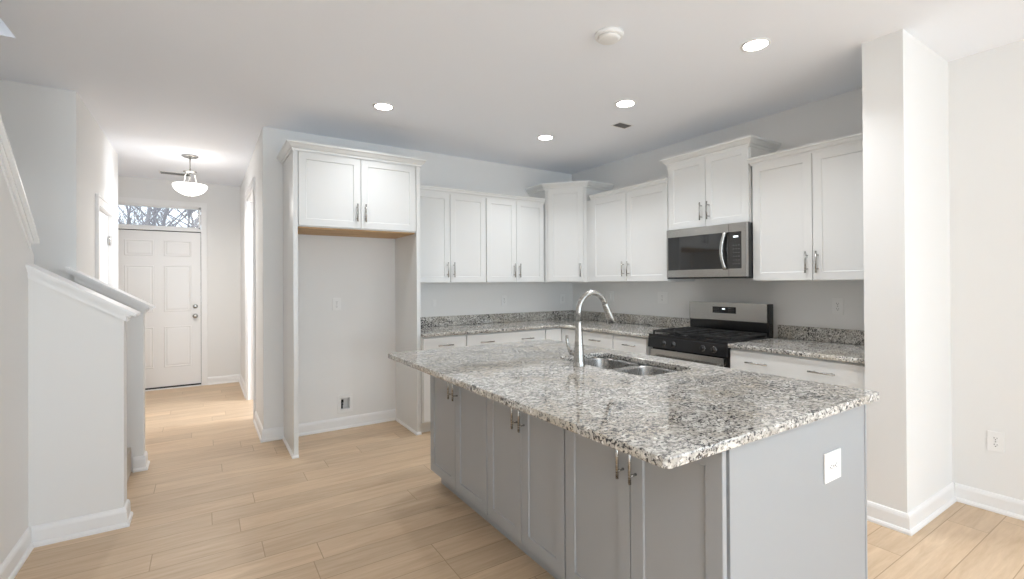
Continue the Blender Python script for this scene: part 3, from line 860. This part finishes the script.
# ---------------------------------------------------- microwave
MWX = 3.478
t = thing('microwave', (MWX, 2.806, 1.395), FNX, 'stainless over-the-range microwave hung under the short cabinet', 'microwave')
MW, MD, MH = .742, XR-MWX-.004, .430
obj('body', BX(.0, MW, .018, MD, 0, MH, bev=.002), M['black'], t)
ds = .598
bm = bmesh.new()
box(bm, .0, ds-.001, -.012, .018, .012, .075, bev=.002); box(bm, .0, ds-.001, -.012, .018, MH-.068, MH-.0, bev=.002)
box(bm, .0, .016, -.012, .018, .075, MH-.068); md = obj('door_frame', bm, M['steel'], t)
obj('door_glass', BX(.016, ds-.001, -.010, .016, .075, MH-.068, bev=.001), M['glass_dark'], md)
bm = bmesh.new(); n = 14; pts = []
for k in range(n+1):
    u = k/n; zz = .070+u*(MH-.135); pts.append((ds-.028-.016*math.sin(PI*u), -.022-.020*math.sin(PI*u), zz))
for a, b in zip(pts[:-1], pts[1:]): pass
tube(bm, pts, .0115, 14)
for v in bm.verts: v.co.x = (v.co.x-(ds-.03))*1.25+(ds-.03)
for zz in (.085, MH-.085): tube(bm, [(ds-.032, -.028, zz), (ds-.032, -.010, zz)], .007, 10)
obj('door_handle', bm, M['steel'], md)
bm = bmesh.new()
box(bm, ds+.001, MW, -.012, .018, .012, .075, bev=.002); box(bm, ds+.001, MW, -.012, .018, MH-.068, MH, bev=.002); box(bm, MW-.038, MW, -.012, .018, .075, MH-.068)
cpn = obj('control_fascia', bm, M['steel'], t)
obj('control_glass', BX(ds+.001, MW-.038, -.010, .016, .075, MH-.068, bev=.001), M['glass_dark'], cpn)
obj('display', BX(ds+.038, MW-.066, -.0108, -.0098, MH-.112, MH-.100), M['display'], cpn)
for r in range(6):
    for c in range(3): obj('key', BX(ds+.036+c*.022, ds+.044+c*.022, -.0108, -.0098, .110+r*.029, .1135+r*.029), M['ventgrey'], cpn)
bm = bmesh.new(); box(bm, .0, MW, -.004, .05, .0, .011); obj('vent_grille', bm, M['black'], t)

# ---------------------------------------------------- sockets and plates
def plate(name, loc, rz, w, h, label, kind='duplex', cat='outlet', group=None):
    t = thing(name, loc, rz, label, cat, group)
    obj('cover_plate', BX(-w/2, w/2, -.006, 0, -h/2, h/2, bev=.0022), M['plastic'], t)
    if kind == 'duplex' or kind == 'duplex_h':
        for s in (-1, 1):
            bm = bmesh.new()
            pr = [(.0165*math.cos(a), .0145*math.sin(a)) for a in [2*PI*k/20 for k in range(20)]]
            pr = [(x, max(-.0118, min(.0118, z))) for x, z in pr]
            prism(bm, pr, 'y', -.0078, -.005)
            bs = bmesh.new(); 
            box(bs, -.0075, -.0050, -.0083, -.0075, -.001, .007); box(bs, .0050, .0075, -.0083, -.0075, 0, .006)
            lathe_b = bmesh.new(); box(bs, -.0025, .0025, -.0083, -.0075, -.0095, -.0050)
            lathe_b.free()
            rot = Matrix.Rotation(PI/2, 4, 'Y') if kind == 'duplex_h' else Matrix.Identity(4)
            off = Matrix.Translation((s*.0195, 0, 0)) if kind == 'duplex_h' else Matrix.Translation((0, 0, s*.0195))
            xform(bm, off @ rot); xform(bs, off @ rot)
            rc = obj('receptacle', bm, M['plastic'], t); obj('slots', bs, M['slot'], rc)
        bm = bmesh.new(); lathe(bm, [(0, 0), (.003, 0), (.003, .0012), (0, .0015)], 12); xform(bm, Matrix.Translation((0, -.006, 0)) @ Matrix.Rotation(PI/2, 4, 'X')); obj('screw', bm, M['nickel'], t)
    elif kind == 'switch':
        obj('rocker', BX(-.016, .016, -.010, -.005, -.033, .033, bev=.002), M['plastic'], t)
    elif kind == 'jack':
        obj('jack', BX(-.009, .009, -.0085, -.005, -.008, .008, bev=.001), M['plastic'], t)
    return t
plate('wall_outlet', (XR2-.0005, .807, .413), FNX, .072, .116, 'white duplex outlet low on the right wall past the wing wall')
plate('wall_outlet', (XR-.0005, 1.635, 1.18), FNX, .075, .118, 'white outlet above the short counter right of the range')
plate('wall_outlet', (XR-.0005, 3.235, 1.205), FNX, .118, .118, 'double-width white plate above the counter just left of the range', 'duplex')
plate('wall_switch', (XR-.0005, 3.985, 1.205), FNX, .118, .118, 'white plate behind the faucet on the range wall near the corner', 'switch', 'switch')
plate('wall_outlet', (2.032, YB-.0005, 1.16), FNY, .045, .07, 'small white plate above the back counter nearest the fridge panel', 'jack')
plate('wall_outlet', (2.902, YB-.0005, 1.165), FNY, .072, .116, 'white outlet in the middle of the back counter wall')
plate('wall_outlet', (3.765, YB-.0005, 1.165), FNY, .072, .116, 'white outlet on the back wall next to the room corner')
plate('wall_outlet', (1.045, YB-.0005, 1.175), FNY, .074, .118, 'white outlet on the wall inside the fridge alcove')
plate('island_outlet', (1.950, .8375, .686), FNY, .124, .108, 'white outlet plate on the grey island end panel', 'duplex_h')
# water supply box in the alcove wall
t = thing('water_supply_box', (0, 0, 0), 0, 'recessed white water supply box low in the fridge alcove wall', 'water box')
bm = bmesh.new(); a, b, c, d = 1.050, 1.188, .152, .312
box(bm, a, hx0+.002, YB-.008, YB-.0005, c, d); box(bm, hx1-.002, b, YB-.008, YB-.0005, c, d); box(bm, hx0+.002, hx1-.002, YB-.008, YB-.0005, c, hz0+.002); box(bm, hx0+.002, hx1-.002, YB-.008, YB-.0005, hz1-.002, d)
obj('frame', bm, M['plastic'], t)
bm = bmesh.new(); e = .0015
box(bm, hx0+e, hx0+.004, YB, YB+.08, hz0+e, hz1-e); box(bm, hx1-.004, hx1-e, YB, YB+.08, hz0+e, hz1-e); box(bm, hx0+.004, hx1-.004, YB, YB+.08, hz0+e, hz0+.004)
box(bm, hx0+.004, hx1-.004, YB, YB+.08, hz1-.004, hz1-e); box(bm, hx0+.004, hx1-.004, YB+.076, YB+.08, hz0+.004, hz1-.004)
obj('recess', bm, M['plastic'], t)
bm = bmesh.new(); tube(bm, [(hx0+.022, YB+.03, hz0+.004), (hx0+.022, YB+.03, hz0+.055)], .007, 12); tube(bm, [(hx0+.022, YB+.03, hz0+.05), (hx0+.022, YB+.0, hz0+.05)], .006, 12)
box(bm, hx0+.012, hx0+.034, YB+.018, YB+.024, hz1-.05, hz1-.02, bev=.002); tube(bm, [(hx0+.022, YB+.03, hz0+.055), (hx0+.022, YB+.024, hz1-.035)], .006, 10)
obj('shutoff_valve', bm, M['slot'], t)['label'] = 'dark shutoff valve'

# ---------------------------------------------------- ceiling fixtures
def recessed(x, y, label, power):
    t = thing('recessed_light', (x, y, CEIL), 0, label, 'ceiling light', 'recessed downlights in the kitchen ceiling')
    bm = bmesh.new(); lathe(bm, [(.064, -.0035), (.068, -.006), (.079, -.004), (.081, -.001), (.064, -.001), (.064, -.0035)], 40, cap=False); obj('trim_ring', bm, M['plastic'], t)
    bm = bmesh.new(); lathe(bm, [(0, -.003), (.064, -.003), (.064, -.001), (0, -.001)], 32, cap=False); obj('lens', bm, M['lamp'], t)
    l = area('recessed_lamp', (x, y, CEIL-.012), (0, 0, -1), .10, .10, power, (.95, .97, 1), 'DISK', spread=2.1)
RP = 5.6
recessed(2.690, 1.535, 'lit recessed downlight nearest the viewer, above the island', RP)
recessed(2.722, 2.581, 'lit recessed downlight beside the small ceiling vent', RP)
recessed(2.716, 3.593, 'lit recessed downlight nearest the kitchen corner', RP)
recessed(1.171, 3.627, 'lit recessed downlight in front of the fridge cabinet', RP*.5)
for lx_, ly_, wl in ((.7, -.9, 'just behind the viewer'), (.9, -3.2, 'left one by the rear windows'), (2.4, -3.2, 'right one by the rear windows')):  # added downlights out of view; their floor bounce lifts the ceiling
    recessed(lx_, ly_, 'added fill downlight out of view in the living side, '+wl, 32 if ly_ < -2 else 13)
t = thing('smoke_detector', (1.883, 1.904, CEIL), 0, 'round white smoke detector on the ceiling above the island', 'smoke detector')
bm = bmesh.new(); lathe(bm, [(0, 0), (.078, 0), (.078, -.014), (.074, -.020), (.070, -.022)], 40); obj('base', bm, M['plastic'], t)
bm = bmesh.new(); lathe(bm, [(0, -.022), (.062, -.022), (.056, -.034), (.045, -.038), (0, -.039)], 40); obj('cover', bm, M['plastic'], t)
t = thing('ceiling_vent', (3.075, 2.955, CEIL), 0, 'small grey ceiling air vent near the range wall', 'vent')
bm = bmesh.new(); box(bm, -.085, .085, -.055, -.043, -.004, -.0005); box(bm, -.085, .085, .043, .055, -.004, -.0005); box(bm, -.085, -.073, -.043, .043, -.004, -.0005); box(bm, .073, .085, -.043, .043, -.004, -.0005)
obj('frame', bm, M['plastic'], t)
obj('duct_shade', BX(-.072, .072, -.042, .042, -.002, -.0006), M['seam'], t)  # flat dark sheet standing in for the shade inside the opening
bm = bmesh.new()
for k in range(7):
    y = -.036+k*.012; prism(bm, [(y-.003, -.0022), (y+.004, -.006), (y+.0045, -.0055), (y-.0025, -.0020)], 'x', -.072, .072)
obj('louvre', bm, M['ventgrey'], t)
t = thing('ceiling_vent', (-.30, 7.17, CEIL), 0, 'white ceiling air vent in the entry in front of the door', 'vent')
bm = bmesh.new(); box(bm, -.16, .16, -.08, .08, -.008, -.0005, bev=.002); obj('frame', bm, M['plastic'], t)
bm = bmesh.new()
for k in range(9): box(bm, -.145, .145, -.066+k*.015, -.060+k*.015, -.0095, -.0078)
obj('louvre', bm, M['ventgrey'], t)

# entry pendant
PX, PY = -.125, 6.12
t = thing('pendant_light', (PX, PY, CEIL), 0, 'lit glass bowl pendant light in the entry hall', 'ceiling light')
bm = bmesh.new(); lathe(bm, [(0, 0), (.075, 0), (.075, -.008), (.060, -.018), (.015, -.026), (0, -.026)], 32); obj('canopy', bm, M['nickel'], t)
bm = bmesh.new(); tube(bm, [(0, 0, -.024), (0, 0, -.165)], .006, 12); obj('stem', bm, M['nickel'], t)
bm = bmesh.new(); lathe(bm, [(0, -.160), (.030, -.162), (.062, -.168), (.064, -.174), (.030, -.182), (0, -.184)], 32); obj('hub', bm, M['nickel'], t)
for k in range(3):
    a = k*2*PI/3+.5
    bm = bmesh.new(); c, s = math.cos(a), math.sin(a)
    tube(bm, [(.030*c, .030*s, -.172), (.052*c, .052*s, -.200), (.058*c, .058*s, -.250), (.080*c, .080*s, -.300), (.120*c, .120*s, -.320)], .005, 10)
    obj('arm', bm, M['nickel'], t)
bm = bmesh.new(); prof = []
R_b, hb = .158, .115
for k in range(13):
    u = k/12*PI/2; prof.append((R_b*math.sin(u) if k else 0, -.430+hb*(1-math.cos(u))**.85))
prof2 = [(max(0, r-.005), z+.005) for r, z in reversed(prof)]
prof2[-1] = (0, prof2[-1][1])
lathe(bm, prof+prof2, 40, cap=False); obj('glass_bowl', bm, M['bowl'], t)
bm = bmesh.new(); lathe(bm, [(0, -.440), (.007, -.440), (.009, -.432), (.012, -.426), (0, -.424)], 16); obj('finial', bm, M['nickel'], t)
pl = bpy.data.lights.new('pendant_bulb', 'POINT'); pl.energy = 1.2; pl.color = (1, .96, .90); pl.shadow_soft_size = .05
po = bpy.data.objects.new('pendant_bulb', pl); C.objects.link(po); po.location = (PX, PY, CEIL-.24)
area('pendant_fill', (PX, PY, CEIL-.452), (0, 0, -1), .22, .22, 11, (1, .96, .90), 'DISK')  # added disk lamp below the bowl, boosts its light on floor and walls

# ---------------------------------------------------- outside the front door: ground and bare trees
g = obj('ground', BX(-16, 16, YF+.4, 45, -.35, -.25), M['ground']); g['kind'] = 'structure'; g['label'] = 'pale ground outside the front door'
def tree(x, y, h, seed, label):
    rnd = random.Random(seed); bm = bmesh.new()
    def branch(p, d, ln, r, lev):
        n = 4; pts = [p]; rs = [r]; q = p.copy(); dd = d.copy()
        for i in range(n):
            dd = (dd+Vector((rnd.uniform(-1, 1), rnd.uniform(-1, 1), rnd.uniform(-.3, .6)))*.16).normalized()
            q = q+dd*ln/n; pts.append(q.copy()); rs.append(r*(1-.75*(i+1)/n) if lev else r*(1-.8*(i+1)/n))
        tube(bm, pts, rs, 5 if lev < 2 else 3, cap=False)
        if lev >= 3: return
        k = (20, 8, 5)[lev]
        for j in range(k):
            u = rnd.uniform(.12, 1) if lev == 0 else rnd.uniform(.2, 1)
            i = min(n-1, int(u*n)); b = pts[i].lerp(pts[i+1], u*n-i)
            a = rnd.uniform(0, 2*PI); out = Vector((math.cos(a), math.sin(a), rnd.uniform(.2, .9))).normalized()
            branch(b, (out+dd*.4).normalized(), ln*(rnd.uniform(.22, .36) if lev == 0 else rnd.uniform(.35, .6)), rs[i]*.5, lev+1)
    branch(Vector((0, 0, -.3)), Vector((0, 0, 1)), h, h*.008, 0)
    o = obj('bare_tree', bm, M['bark']); o.location = (x, y, 0)
    return tag(o, label, 'tree', 'bare trees outside seen through the transom')
rnd = random.Random(7)
k = 0
for row, yy in enumerate((14.5, 18, 23)):
    nn = (4, 4, 4)[row]
    for i in range(nn):
        u = (i+.5)/nn
        # centred on what the transom looks at: x/y from -.93/7.7 to -.06/7.7 as seen from the room
        xx = yy*(-.150+u*.175)+rnd.uniform(-.2, .2)
        tree(xx, yy+rnd.uniform(-.8, .8), rnd.uniform(6.5, 9), 100+k, 'bare leafless tree outside, seen through the transom window'); k += 1
